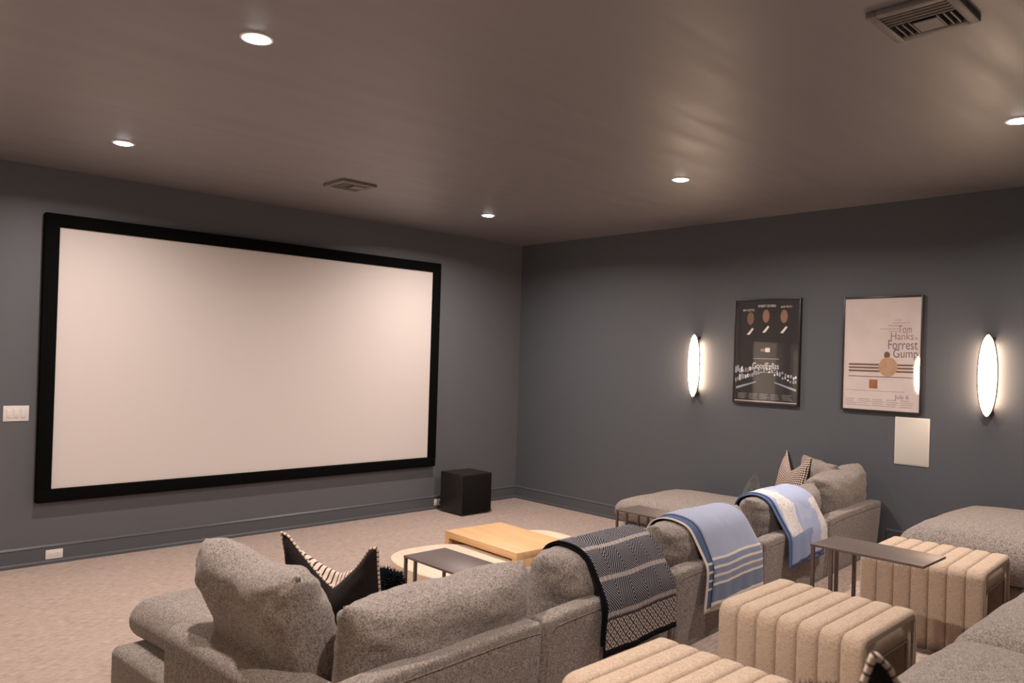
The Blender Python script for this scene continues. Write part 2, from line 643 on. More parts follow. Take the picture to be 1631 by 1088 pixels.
# raised rear floor; its front edge runs along the back of the front sectional
RT = -4.365
e0, e1 = S(-7.2, RT), S(0.5, RT)
def edge_y(x):
    return e0.y + (e1.y - e0.y) * (x - e0.x) / (e1.x - e0.x)
pts = [(XL, YB), (0.0, YB), (0.0, edge_y(0.0)), (XL, edge_y(XL))]
vs = [(x, y, 0.0) for x, y in pts] + [(x, y, RISER) for x, y in pts]
struct(mesh('riser', vs, [(0, 1, 2, 3), (7, 6, 5, 4)] + [(i, (i + 1) % 4, 4 + (i + 1) % 4, 4 + i) for i in range(4)], M['carpet'], None, False))


def baseboard(name, a, b, inward, z0=0.0):
    """moulded board: square face, small bead on top and a shoe strip below"""
    prof = [(0, 0), (0.024, 0), (0.024, 0.020), (0.019, 0.030), (0.015, 0.032), (0.015, 0.131), (0.019, 0.133), (0.019, 0.136), (0.006, 0.149), (0, 0.150)]
    a, b, inw = Vector(a), Vector(b), Vector(inward)
    vs = [p + inw * x + Vector((0, 0, z + z0)) for p in (a, b) for x, z in prof]
    n = len(prof)
    fs = [(i, (i + 1) % n, n + (i + 1) % n, n + i) for i in range(n)] + [tuple(range(n)), tuple(range(2 * n - 1, n - 1, -1))]
    return struct(mesh(name, vs, fs, M['base'], None, False))


baseboard('baseboard_front', (DX1 + 0.07, 0, 0), (0, 0, 0), (0, -1, 0))
baseboard('baseboard_right', (0, 0, 0), (0, edge_y(0), 0), (-1, 0, 0))
baseboard('baseboard_rear_right', (0, edge_y(0), 0), (0, YB, 0), (-1, 0, 0), RISER)
baseboard('baseboard_left', (XL, 0, 0), (XL, edge_y(XL), 0), (1, 0, 0))


# ------------------------------------------------------------------ lights of the room
def disc_geo(r, z, n=32):
    return [(r * math.cos(2 * math.pi * i / n), r * math.sin(2 * math.pi * i / n), z) for i in range(n)]


def downlight(x, y, label, dim=1.0):
    t = tag(empty('recessed_downlight', (x, y, CEIL)), label, 'ceiling light', 'recessed downlights')
    n = 32
    prof = [(0.052, 0.0), (0.052, -0.004), (0.068, -0.005), (0.072, -0.002), (0.072, 0.0)]
    vs, fs = [], []
    for r, z in prof:
        vs += disc_geo(r, z, n)
    for k in range(len(prof) - 1):
        for i in range(n):
            fs.append((k * n + i, k * n + (i + 1) % n, (k + 1) * n + (i + 1) % n, (k + 1) * n + i))
    mesh('trim_ring', vs, fs, M['trim_white'], t)
    vs, fs = [], []
    rings = [(0.052, -0.002), (0.050, -0.006), (0.040, -0.010), (0.015, -0.012)]
    for r, z in rings:
        vs += disc_geo(r, z, n)
    for k in range(len(rings) - 1):
        for i in range(n):
            fs.append((k * n + i, k * n + (i + 1) % n, (k + 1) * n + (i + 1) % n, (k + 1) * n + i))
    fs.append(tuple(range((len(rings) - 1) * n, len(rings) * n)))
    mesh('lens', vs, fs, M['lens'], t)
    ld = bpy.data.lights.new('downlight_beam', 'AREA')
    ld.shape = 'DISK'
    ld.size = 0.088
    ld.energy = DOWN_W * dim
    ld.color = DOWN_COL
    ld.spread = DOWN_SPREAD
    lo = bpy.data.objects.new('downlight_beam', ld)
    lo.location = (0, 0, -0.0135)
    link(lo, t)


for x, y, lab in ((-5.03, -3.60, 'large bright round downlight nearest the camera, above the left of the room'),
                  (-4.865, -1.24, 'round downlight above the left end of the projection screen'),
                  (-1.62, -1.22, 'smallest round downlight, in front of the room corner by the screen'),
                  (-1.713, -3.49, 'round downlight above the front sofa, left of the sconces'),
                  (-1.73, -5.67, 'round downlight cut by the right edge of the photo'),
                  (-5.03, -5.75, 'round downlight behind the camera over the rear seating')):
    downlight(x, y, lab, {(-4.865, -1.24): 0.88, (-1.62, -1.22): 1.12}.get((x, y), 1.0))


def sconce(x, y, z, side, label):
    """side -1: on the right wall facing -x; +1: on the left wall facing +x"""
    t = tag(empty('wall_sconce', (x, y, z - 0.31)), label, 'wall lamp', 'oval wall sconces')
    n, m = 20, 28
    vs, fs = [], []
    H, W = 0.300, 0.062
    rows = 24

    def sheet(x0, bow, k):
        out = []
        for i in range(rows + 1):
            v = -1 + 2 * i / rows
            hw = W * k * max(0.02, (1 - abs(v) ** 2.2)) ** 0.55
            for j in range(n + 1):
                a = -1 + 2 * j / n
                out.append((side * (x0 + bow * (1 - a * a) * hw / W), a * hw, 0.31 + v * H * k))
        return out
    fs = [(i * (n + 1) + j, i * (n + 1) + j + 1, (i + 1) * (n + 1) + j + 1, (i + 1) * (n + 1) + j) for i in range(rows) for j in range(n)]
    front = sheet(0.068, 0.030, 1.0)
    mesh('shade', front, fs, M['shade'], t)
    tray = mesh('tray', sheet(0.060, 0.022, 1.03), fs, M['sconce_metal'], t)
    so = tray.modifiers.new('thickness', 'SOLIDIFY')
    so.thickness = 0.004
    so.offset = 0
    rim = [front[i * (n + 1)] for i in range(rows + 1)] + [front[i * (n + 1) + n] for i in range(rows, -1, -1)]
    rim = [Vector(p) + Vector((-side * 0.003, 0.004 * (1 if p[1] > 0 else -1), 0)) for p in rim]
    tube('rim', rim, 0.0055, M['sconce_metal'], t, 6, True)
    for s in (-1, 1):
        zz = 0.31 + s * 0.270
        box('end_cap', (min(0, side * 0.058), -0.030, zz - 0.014), (max(0, side * 0.058), 0.030, zz + 0.014), M['sconce_metal'], t, 0.004)
        ld = bpy.data.lights.new('side_strip', 'AREA')
        ld.shape = 'RECTANGLE'
        ld.size, ld.size_y = 0.022, 0.46
        ld.energy = SCONCE_W
        ld.color = SCONCE_COL
        lo = bpy.data.objects.new('side_strip', ld)
        # faces sideways (s along y) and slightly to the wall
        zax = Vector((side * 0.15, -s, 0)).normalized()      # lamp shines along -zax
        yax = Vector((0, 0, 1))
        xax = yax.cross(zax)
        lo.matrix_basis = Matrix(((xax.x, yax.x, zax.x, side * 0.046), (xax.y, yax.y, zax.y, s * 0.014), (xax.z, yax.z, zax.z, 0.31), (0, 0, 0, 1)))
        link(lo, t)
    box('backplate', (min(0, side * 0.058), -0.010, 0.05), (max(0, side * 0.058), 0.010, 0.57), M['sconce_metal'], t, 0.002)


sconce(0, -2.54, 1.668, -1, 'glowing oval wall sconce left of the dark poster')
sconce(0, -5.09, 1.668, -1, 'glowing oval wall sconce right of the pale poster')
sconce(XL, -2.255, 1.60, 1, 'glowing oval wall sconce on the left wall, mirrored in the pale poster')
sconce(XL, -5.00, 1.60, 1, 'glowing oval wall sconce on the left wall beside the camera')

hl = bpy.data.lights.new('hall_lamp', 'AREA')
hl.energy = HALL_W
hl.color = (1.0, 0.86, 0.74)
hl.shape = 'DISK'
hl.size = 0.3
ho = bpy.data.objects.new('hall_lamp', hl)
ho.location = (-5.05, 0.95, 2.45)
link(ho)


# ------------------------------------------------------------------ projection screen
SX0, SX1, SZ0, SZ1, SW = -4.948, -1.371, 0.583, 2.596, 0.102
t = tag(empty('projection_screen', ((SX0 + SX1) / 2, 0, SZ0 - SW)), 'huge blank white projection screen in a wide black velvet frame', 'projection screen')


def loc_box(par, name, lo, hi, mat, bevel=0.0, seg=2):
    o = Vector(par.location)
    return box(name, Vector(lo) - o, Vector(hi) - o, mat, par, bevel, seg)


loc_box(t, 'screen_cloth', (SX0 - 0.02, -0.040, SZ0 - 0.02), (SX1 + 0.02, -0.030, SZ1 + 0.02), M['screen'])
loc_box(t, 'frame_rail', (SX0 - SW, -0.062, SZ1), (SX1 + SW, -0.002, SZ1 + SW), M['velvet'], 0.010, 3)
loc_box(t, 'frame_rail', (SX0 - SW, -0.062, SZ0 - SW), (SX1 + SW, -0.002, SZ0), M['velvet'], 0.010, 3)
loc_box(t, 'frame_rail', (SX0 - SW, -0.0615, SZ0 - 0.01), (SX0, -0.002, SZ1 + 0.01), M['velvet'], 0.006)
loc_box(t, 'frame_rail', (SX1, -0.0615, SZ0 - 0.01), (SX1 + SW, -0.002, SZ1 + 0.01), M['velvet'], 0.006)

# subwoofer
t = tag(empty('subwoofer', (-1.04, -0.325, 0)), 'black cube subwoofer on the carpet in the corner under the screen', 'speaker')
box('cabinet', (-0.205, -0.175, 0.014), (0.205, 0.195, 0.435), M['black'], t, 0.004)
box('grille', (-0.196, -0.190, 0.024), (0.196, -0.1745, 0.426), M['black_grille'], t, 0.006)
for sx in (-1, 1):
    for sy in (-1, 1):
        box('foot', (sx * 0.165 - 0.02, sy * 0.14 - 0.02, 0), (sx * 0.165 + 0.02, sy * 0.14 + 0.02, 0.016), M['cord'], t, 0.003)
pth = [(-0.118, 0.287, 0.07), (-0.118, 0.262, 0.068), (-0.10, 0.235, 0.06), (-0.07, 0.21, 0.08), (-0.05, 0.185, 0.11)]
tube('power_cord', pth, 0.005, M['cord'], t, 6)
box('plug', (-0.135, 0.272, 0.055), (-0.100, 0.302, 0.087), M['cord'], t, 0.004)


def plate(name, x0, x1, z0, z1, yface, label, cat, kind):
    cx, cz = (x0 + x1) / 2, (z0 + z1) / 2
    t = tag(empty(name, (cx, yface, z0)), label, cat)
    w, h = (x1 - x0) / 2, (z1 - z0)
    box('plate', (-w, -0.006, 0), (w, 0.0, h), M['white_plastic'], t, 0.0025)
    if kind == 'switch':
        for k in (-1, 0, 1):
            c = k * 0.046
            bm = bmesh.new()
            add_box(bm, (c - 0.017, -0.0075, h / 2 - 0.034), (c + 0.017, -0.005, h / 2 + 0.034), 0.001)
            from_bm('switch_bezel', bm, M['white_plastic'], t)
            b2 = box('rocker', (c - 0.0145, -0.0115, h / 2 - 0.031), (c + 0.0145, -0.0065, h / 2 + 0.031), M['white_plastic'], t, 0.0015)
            b2.rotation_euler = (R(2.5), 0, 0)
            b2.location = (0, 0.0025, 0)
    else:
        for k in (-1, 1):
            c = k * 0.024
            s = box('socket', (c - 0.0165, -0.0078, h / 2 - 0.017), (c + 0.0165, -0.005, h / 2 + 0.017), M['white_plastic'], t, 0.003)
            for dz in (-0.0065, 0.0065):
                box('slot', (c - 0.006, -0.0082, h / 2 + dz - 0.0012), (c + 0.003, -0.0076, h / 2 + dz + 0.0012), M['slot'], s)
            box('slot', (c + 0.007, -0.0082, h / 2 - 0.0022), (c + 0.011, -0.0076, h / 2 + 0.0022), M['slot'], s)
    return t


plate('light_switch', -5.268, -5.102, 1.108, 1.225, 0.0, 'white triple rocker light switch on the wall left of the screen', 'light switch', 'switch')
plate('power_outlet', -4.962, -4.845, 0.037, 0.109, -0.015, 'white double power outlet on the baseboard below the screen, far left', 'outlet', 'outlet')
plate('power_outlet', -1.240, -1.123, 0.038, 0.108, -0.015, 'white power outlet beside the black subwoofer, black plug in it', 'outlet', 'outlet')


# ------------------------------------------------------------------ right wall: posters and panel speaker
def on_wall(y, z, x=0.0):
    return Matrix(((0, 0, -1, x), (-1, 0, 0, y), (0, 1, 0, z), (0, 0, 0, 1)))


def flat_shape(name, pts, mat, parent, depth=0.0006, off=0.0):
    """printed patch in poster coordinates (x right, y up) just proud of the paper"""
    n = len(pts)
    vs = [(x, y, off) for x, y in pts] + [(x, y, off + depth) for x, y in pts]
    fs = [tuple(range(n, 2 * n))] + [(i, (i + 1) % n, n + (i + 1) % n, n + i) for i in range(n)]
    return mesh(name, vs, fs, mat, parent, False)


def lettering(body, mat, parent, cx, cy, h, wid=None, off=0.0, bold=0.0, align='CENTER'):
    cu = bpy.data.curves.new('lettering', 'FONT')
    cu.body = body
    cu.size = 1.0
    cu.offset = bold
    cu.align_x = align
    tmp = bpy.data.objects.new('lettering', cu)
    COL.objects.link(tmp)
    dg = bpy.context.evaluated_depsgraph_get()
    me = bpy.data.meshes.new_from_object(tmp.evaluated_get(dg))
    bpy.data.objects.remove(tmp)
    xs = [v.co.x for v in me.vertices]
    ys = [v.co.y for v in me.vertices]
    w0, h0 = max(xs) - min(xs), max(ys) - min(ys)
    sy = h / h0
    sx = (wid / w0) if wid else sy
    mx, my = (max(xs) + min(xs)) / 2, (max(ys) + min(ys)) / 2
    for v in me.vertices:
        v.co = Vector(((v.co.x - mx) * sx + cx, (v.co.y - my) * sy + cy, off))
    me.materials.clear()
    me.materials.append(mat)
    return link(bpy.data.objects.new('lettering', me), parent)


def poster(y0, y1, z0, z1, paper, label):
    """empty at the lower edge; local x right, y up, z out of the wall"""
    w, h = abs(y1 - y0), z1 - z0
    t = empty('framed_poster', (0, 0, 0))
    t.matrix_world = on_wall((y0 + y1) / 2, z0, 0.0)
    tag(t, label, 'poster', 'framed film posters')
    fw = 0.014
    box('frame', (-w / 2, 0, 0.0), (-w / 2 + fw, h, 0.034), M['frame_black'], t, 0.002)
    box('frame', (w / 2 - fw, 0, 0.0), (w / 2, h, 0.034), M['frame_black'], t, 0.002)
    box('frame', (-w / 2 + fw, 0, 0.0), (w / 2 - fw, fw, 0.034), M['frame_black'], t, 0.002)
    box('frame', (-w / 2 + fw, h - fw, 0.0), (w / 2 - fw, h, 0.034), M['frame_black'], t, 0.002)
    box('paper', (-w / 2 + fw, fw, 0.004), (w / 2 - fw, h - fw, 0.025), paper, t)
    gl = box('glass_pane', (-w / 2 + fw, fw, 0.0285), (w / 2 - fw, h - fw, 0.0300), M['glass'], t)
    return t, w, h


def ink(name, col, rough=0.6):
    return plain(name, col, rough, var=0.1, nscale=25)


INK = {k: ink('ink ' + k, c) for k, c in dict(white=(0.80, 0.75, 0.72), skin=(0.30, 0.15, 0.10), skin2=(0.20, 0.115, 0.075), silver=(0.34, 0.38, 0.47),
       grey=(0.20, 0.18, 0.18), rose=(0.33, 0.17, 0.16), plum=(0.17, 0.11, 0.15), faded=(0.42, 0.35, 0.32), brown=(0.17, 0.085, 0.05),
       tan=(0.50, 0.30, 0.18), rust=(0.35, 0.13, 0.06), violet=(0.21, 0.15, 0.24), sand=(0.56, 0.42, 0.33)).items()}
OFF = 0.0253


def ell(cx, cy, rx, ry, n=20):
    return [(cx + rx * math.cos(2 * math.pi * i / n), cy + ry * math.sin(2 * math.pi * i / n)) for i in range(n)]


def rect(x0, y0, x1, y1):
    return [(x0, y0), (x1, y0), (x1, y1), (x0, y1)]


# dark poster: lettering kept, pictures replaced by plain blocks of the same colours
t, w, h = poster(-2.955, -3.606, 1.338, 2.298, M['print_black'], 'black framed dark film poster, three warm ovals above a pale title')
W = lambda f: (f - 0.5) * w
Hh = lambda f: (1 - f) * h
lettering('RAY LIOTTA', INK['white'], t, W(.22), Hh(.105), 0.020, 0.115, OFF)
lettering('ROBERT DE NIRO', INK['white'], t, W(.50), Hh(.068), 0.022, 0.175, OFF)
lettering('JOE PESCI', INK['white'], t, W(.79), Hh(.082), 0.020, 0.105, OFF)
for fx, fy, k in ((.25, .185, 'skin2'), (.49, .165, 'skin'), (.76, .17, 'skin')):
    flat_shape('print_patch', ell(W(fx), Hh(fy), 0.034, 0.060), INK[k], t, off=OFF)
    flat_shape('print_patch', [(W(fx) - .035, Hh(fy + .155)), (W(fx) - .005, Hh(fy + .155)), (W(fx) + .035, Hh(fy + .10)), (W(fx) + .02, Hh(fy + .09))], INK['white'], t, off=OFF)
flat_shape('print_patch', rect(W(.42), Hh(.50), W(.49), Hh(.475)), INK['skin'], t, off=OFF)
flat_shape('print_patch', rect(W(.49), Hh(.505), W(.56), Hh(.465)), INK['white'], t, off=OFF)
flat_shape('print_patch', rect(W(.31), Hh(.571), W(.70), Hh(.566)), INK['faded'], t, off=OFF)
lettering('GoodFellas', INK['white'], t, W(.50), Hh(.635), 0.056, 0.262, OFF, 0.0)
flat_shape('print_patch', rect(W(.34), Hh(.700), W(.68), Hh(.695)), INK['faded'], t, off=OFF)
rnd = random.Random(4)
for k in range(26):
    f = k / 25
    if f < .40:
        x, hh = .04 + f * .8, .15 * (1 - f * 1.6) + .02
    else:
        x, hh = .36 + (f - .4) * 1.0, .05 + .10 * max(0, f - .6)
    yb = .83 - .22 * min(x, 1 - x) * 1.2
    x0 = W(min(.95, x))
    for q in range(2):
        a = yb - hh * (0.1 + 0.5 * q) - rnd.uniform(0, .02)
        flat_shape('print_patch', rect(x0 - rnd.uniform(.004, .010), Hh(a), x0 + rnd.uniform(.004, .010), Hh(a - hh * rnd.uniform(.2, .42))), INK['silver'] if rnd.random() < .7 else INK['white'], t, off=OFF)
flat_shape('print_patch', [(W(.05), Hh(.865)), (W(.05), Hh(.842)), (W(.36), Hh(.785)), (W(.36), Hh(.793))], INK['silver'], t, off=OFF)
flat_shape('print_patch', [(W(.96), Hh(.865)), (W(.96), Hh(.842)), (W(.64), Hh(.785)), (W(.64), Hh(.793))], INK['silver'], t, off=OFF)
for k in range(4):
    f = .905 + k * .014
    for q in range(5):
        a = .08 + q * .17
        flat_shape('print_patch', rect(W(a), Hh(f + .003), W(a + rnd.uniform(.10, .155)), Hh(f - .003)), INK['grey'], t, off=OFF)
flat_shape('print_patch', rect(W(.03), Hh(.977), W(.97), Hh(.971)), INK['white'], t, off=OFF)

# pale poster
t, w, h = poster(-3.986, -4.621, 1.343, 2.284, M['print_cream'], 'black framed cream film poster, rose title above brown bars')
for fx, fy, a in ((.70, .208, .09), (.74, .232, .22), (.65, .255, .14), (.60, .283, .24), (.65, .305, .13)):
    flat_shape('print_patch', rect(W(fx - a / 2), Hh(fy + .003), W(fx + a / 2), Hh(fy - .003)), INK['faded'], t, off=OFF)
lettering('Tom', INK['rose'], t, W(.785), Hh(.285), 0.062, 0.105, OFF)
lettering('Hanks', INK['rose'], t, W(.755), Hh(.345), 0.060, 0.175, OFF)
lettering('is', INK['rose'], t, W(.925), Hh(.363), 0.024, 0.020, OFF)
lettering('Forrest', INK['plum'], t, W(.765), Hh(.418), 0.076, 0.225, OFF)
lettering('Gump', INK['plum'], t, W(.80), Hh(.503), 0.088, 0.190, OFF)
for k in range(3):
    flat_shape('print_patch', rect(W(.09), Hh(.600 + k * .028), W(.90), Hh(.585 + k * .028)), INK['brown'], t, off=OFF)
flat_shape('print_patch', rect(W(.09), Hh(.700), W(.90), Hh(.694)), INK['brown'], t, off=OFF)
flat_shape('print_patch', ell(W(.59), Hh(.61), 0.075, 0.078), INK['tan'], t, off=OFF + .0002, depth=.0007)
flat_shape('print_patch', ell(W(.575), Hh(.508), 0.024, 0.028), INK['brown'], t, off=OFF + .0002)
flat_shape('print_patch', rect(W(.36), Hh(.800), W(.465), Hh(.722)), INK['rust'], t, off=OFF)
flat_shape('print_patch', rect(W(.06), Hh(.822), W(.80), Hh(.818)), INK['faded'], t, off=OFF)
lettering('July 6', INK['violet'], t, W(.765), Hh(.868), 0.046, 0.108, OFF)
for k in range(4):
    f = .895 + k * .018
    for q in range(5):
        a = .05 + q * .175
        flat_shape('print_patch', rect(W(a), Hh(f + .003), W(a + rnd.uniform(.11, .165)), Hh(f - .003)), INK['faded'], t, off=OFF)

t = tag(empty('wall_speaker', (0, -4.551, 0.937)), 'flat cream rectangular speaker panel on the wall under the pale poster', 'speaker')
box('housing', (-0.008, -0.130, 0), (0.0, 0.130, 0.377), M['white_plastic'], t, 0.002)
box('grille', (-0.0115, -0.122, 0.008), (-0.007, 0.122, 0.369), M['cream_speaker'], t, 0.002)


# ------------------------------------------------------------------ ceiling vents
def vent(cx, cy, label, flip=1):
    t = tag(empty('ceiling_vent', (cx, cy, CEIL - 0.022)), label, 'air vent', 'square ceiling vents')
    o, i = 0.155, 0.118
    for lo, hi in (((-o, -o, 0), (o, -i, 0.022)), ((-o, i, 0), (o, o, 0.022)), ((-o, -i, 0), (-i, i, 0.022)), ((i, -i, 0), (o, i, 0.022))):
        box('frame_side', lo, hi, M['vent'], t, 0.004)
    box('duct', (-i, -i, 0.016), (i, i, 0.021), M['vent_dark'], t)

    def slat(lo, hi, ax):
        s = box('slat', lo, hi, M['vent'], t)
        return s
    for k in range(4):                                     # long blades along y on the near side
        x = -i + 0.018 + k * 0.026
        slat((x, -i, 0.003), (x + 0.006, i, 0.016), 1)
    x0 = -i + 0.018 + 4 * 0.026 - 0.008
    for s in (-1, 1):
        for k in range(3):
            y = s * (0.050 + k * 0.024)
            slat((x0, y - 0.003, 0.003), (i, y + 0.003, 0.016), 0)
    box('centre_plate', (x0 + 0.02, -0.044, 0.004), (i, 0.044, 0.008), M['vent'], t)


vent(-3.385, -5.755, 'large square ceiling vent cut by the top edge of the photo')
vent(-3.205, -1.345, 'small square ceiling vent far off, above the middle of the screen')


# ------------------------------------------------------------------ front sectional
SO = (-3.0, -3.5)
sof = empty('sectional_sofa', S(SO[0], SO[1], 0), TH)
tag(sof, 'long taupe tweed sectional sofa seen from behind, facing the screen', 'sofa')


def L(s, t, z=0.0):
    return Vector((s - SO[0], t - SO[1], z))


PT0, PT1, PZ = -4.335, -4.385, 0.668
SEAMS = [-5.585, -4.607, -3.625, -2.625, -1.612, -0.52]


def back_panel(s0, s1):
    hs = (s1 - s0) / 2 - 0.004
    hz = (PZ - 0.02) / 2

    def fn(p):
        k = (p.z + hz) / (2 * hz)
        q = p.copy()
        q.y += (PT1 - PT0) * k + 0.004 * noise.noise(Vector((p.x * 3 + s0, p.z * 4, 0)))
        q.z -= 0.010 * (p.x / hs) ** 6 * (1 if p.z > 0 else 0)
        return q
    o = soft_box('back_panel', hs, 0.048, hz, 0.022, M['sofa'], sof, L((s0 + s1) / 2, PT0 + 0.048, 0.02 + hz), 8, fn)
    zz = hz - 0.040
    pth = [fn(Vector((-hs + 0.035, -0.0485, -hz * .8))), fn(Vector((-hs + 0.035, -0.0485, zz - 0.035))), fn(Vector((-hs + 0.045, -0.0485, zz - 0.010))), fn(Vector((-hs + 0.07, -0.0485, zz)))]
    pth += [fn(Vector((-hs + 0.07 + (2 * hs - 0.09) * k / 10, -0.0485, zz))) for k in range(1, 11)]
    tube('stitched_seam', pth, 0.0022, M['sofa'], o, 5)


for a, b in zip(SEAMS[:-1], SEAMS[1:]):
    back_panel(a, b)


def seat(name, s0, s1, t0, t1, z0, z1, r=0.07, bulge=0.03, par=None, org=None, seed=0, frame=L):
    hx, hy, hz = (s1 - s0) / 2, (t1 - t0) / 2, (z1 - z0) / 2

    def fn(p):
        q = p.copy()
        k = (1 - (p.x / hx) ** 4) * (1 - (p.y / hy) ** 4)
        if p.z > 0:
            q.z += bulge * k
        q.x += 0.018 * (p.x / hx) ** 3 * (1 - (p.z / hz) ** 2)
        q.y += 0.018 * (p.y / hy) ** 3 * (1 - (p.z / hz) ** 2)
        q += Vector((1, 1, 1)) * 0.006 * noise.noise(p * 4 + Vector((seed, 0, 0)))
        return q
    return soft_box(name, hx, hy, hz, r, M['sofa'], par or sof, frame((s0 + s1) / 2, (t0 + t1) / 2, (z0 + z1) / 2), 10, fn)


# plinths (frames) of the modules, a little wider than the cushions on the chaises
def plinth(s0, s1, t0, t1, z1=0.29, par=None, frame=L, z0=0.03):
    o = soft_box('base', (s1 - s0) / 2, (t1 - t0) / 2, (z1 - z0) / 2, 0.035, M['sofa'], par or sof, frame((s0 + s1) / 2, (t0 + t1) / 2, (z0 + z1) / 2), 4)
    return o


plinth(-5.535, -4.62, -4.26, -2.52, 0.30)
for a, b in zip(SEAMS[1:-2], SEAMS[2:-1]):
    plinth(a + 0.004, b - 0.004, -4.26, -3.30)
plinth(-1.42, -0.47, -4.26, -2.52, 0.30)
seat('seat_cushion', -5.415, -4.63, -4.20, -2.42, 0.285, 0.475, 0.085, 0.02, seed=3)
for k, (a, b) in enumerate(zip(SEAMS[1:-2], SEAMS[2:-1])):
    seat('seat_cushion', a + 0.006, b - 0.006, -4.20, -3.26, 0.285, 0.455, 0.07, 0.02, seed=5 + k)
seat('seat_cushion', -1.40, -0.42, -4.20, -2.44, 0.30, 0.49, 0.085, 0.035, seed=9)
# low arms at both ends
def arm(s0, s1, t0, t1, z1):
    def fn(p):
        q = p.copy()
        q.z += 0.03 * max(0, p.z) / 0.3 * (1 - (p.x / ((s1 - s0) / 2)) ** 2) * 0.4
        return q
    soft_box('arm', (s1 - s0) / 2, (t1 - t0) / 2, (z1 - 0.03) / 2, 0.05, M['sofa'], sof, L((s0 + s1) / 2, (t0 + t1) / 2, 0.03 + (z1 - 0.03) / 2), 8, fn)


arm(-5.605, -5.40, -4.25, -3.22, 0.585)
arm(-0.53, -0.40, -4.30, -3.22, 0.60)
for s, tt in ((-5.5, -2.6), (-4.7, -2.6), (-5.5, -4.2), (-3.1, -4.2), (-3.1, -3.4), (-1.5, -2.6), (-0.55, -2.6), (-0.55, -4.2)):
    p = L(s, tt)
    box('foot', (p.x - 0.03, p.y - 0.03, 0), (p.x + 0.03, p.y + 0.03, 0.04), M['cord'], sof)

# loose cushions ---------------------------------------------------
CUSH = {}


def back_cushion(key, s, t, zb, w, h, d, lean, label, seed, rz=0.0, roll=0.0, group='taupe back cushions of the front sofa', **kw):
    o, rim = pillow('back_cushion', w, h, d, M['sofa'], seed=seed, **kw)
    p = S(s, t, zb + h / 2)
    m = put(o, p, TH + rz, lean, roll)
    tag(o, label, 'cushion', group)
    CUSH[key] = (o, m)
    return o


KW = dict(n=30, pin=0.03, p=3.6, q=0.42, wr=0.010)
back_cushion('c1', -4.985, -4.175, 0.452, 0.90, 0.405, 0.30, R(7), 'long taupe back cushion in the sofa corner, nearest the camera', 1, **KW)
back_cushion('c2', -4.005, -4.165, 0.452, 0.81, 0.402, 0.30, R(7), 'taupe back cushion under the dark herringbone throw', 2, **KW)
back_cushion('c3', -3.07, -4.170, 0.452, 0.91, 0.402, 0.30, R(7), 'taupe back cushion under the blue striped throw', 3, **KW)
back_cushion('c4', -1.93, -4.165, 0.452, 1.02, 0.412, 0.30, R(7), 'taupe back cushion under the sky blue and cream throw', 4, **KW)
back_cushion('c5', -0.95, -4.165, 0.452, 0.86, 0.462, 0.30, R(7), 'taupe back cushion near the right wall, no throw on it', 5, roll=R(-3), **KW)
back_cushion('c6', 0, 0, 0.46, 0.66, 0.49, 0.20, R(10), 'taupe cushion behind the checked pillow, against the right wall', 6, **dict(KW, pin=0.07, q=0.5))
put(CUSH['c6'][0], (-0.345, -3.99, 0.700), R(47), R(-8))
back_cushion('c0', 0, 0, 0.46, 0.76, 0.52, 0.27, R(7), 'big taupe cushion leaning on the left arm of the front sofa', 8, **dict(KW, pin=0.06, wr=0.014, q=0.44, chop=0.03, chop_w=0.7))
put(CUSH['c0'][0], (-5.12, -4.07, 0.695), R(-90) + R(2), R(21))


def rim_cord(o, rim, rad, mat):
    tube('piping', rim, rad, mat, o, 6, True, True)


# dark pillow with a striped face, leaning on the big cushion at the left
o, rim = pillow('throw_pillow', 0.50, 0.50, 0.17, (M['stripe_cloth'], M['black_cotton']), n=34, pin=0.05, p=2.2, q=0.55, chop=0.185, seed=11, wr=0.004, chop_w=0.85, tip=0.02)
rim_cord(o, rim, 0.0055, M['trim_cord'])
tag(o, 'pillow with charcoal back and striped cream face at the left sofa corner', 'pillow')
put(o, (-4.765, -3.945, 0.655), R(-69), R(12))
# checked pillow at the right
o, rim = pillow('throw_pillow', 0.52, 0.52, 0.16, (M['check_cloth'], M['black_cotton']), n=34, pin=0.05, p=2.2, q=0.55, chop=0.15, seed=12, wr=0.004, chop_w=0.8, tip=0.02)
tag(o, 'cream and brown checked pillow with a dark back, right end of front sofa', 'pillow')
put(o, (-0.70, -3.90, 0.737), R(48), R(12), R(0.5))
# dark velvet pillow
o, rim = pillow('throw_pillow', 0.44, 0.42, 0.15, M['teal_velvet'], n=24, pin=0.05, p=2.2, q=0.55, seed=13, wr=0.006, tip=0.0)
tag(o, 'small dark teal velvet pillow left of the checked pillow', 'pillow')
put(o, (-1.03, -3.74, 0.605), R(30), R(8), R(-10))


def fur_pillow(loc, rz, w, h, d, label, seed, lean=0.1):
    o, rim = pillow('fur_pillow', w, h, d, M['fur'], n=18, pin=0.04, p=2.2, q=0.5, seed=seed, wr=0.004)
    rr = random.Random(seed)
    vs, fs = [], []
    me = o.data
    for poly in me.polygons:
        for _ in range(3):
            c = poly.center + Vector((rr.uniform(-1, 1), rr.uniform(-.3, .3), rr.uniform(-1, 1))) * 0.008
            d_ = (poly.normal + Vector((rr.uniform(-.5, .5), rr.uniform(-.5, .5), rr.uniform(-.2, .9)))).normalized()
            s_ = d_.orthogonal().normalized() * 0.006
            b_ = d_.cross(s_)
            k = len(vs)
            vs += [c + s_, c - s_ * .5 + b_ * .87, c - s_ * .5 - b_ * .87, c + d_ * rr.uniform(0.018, 0.040)]
            fs += [(k, k + 1, k + 3), (k + 1, k + 2, k + 3), (k + 2, k, k + 3)]
    f = mesh('fur_pile', vs, fs, M['fur'], o, False)
    f['kind'] = 'stuff'
    tag(o, label, 'pillow')
    put(o, loc, rz, lean)
    return o


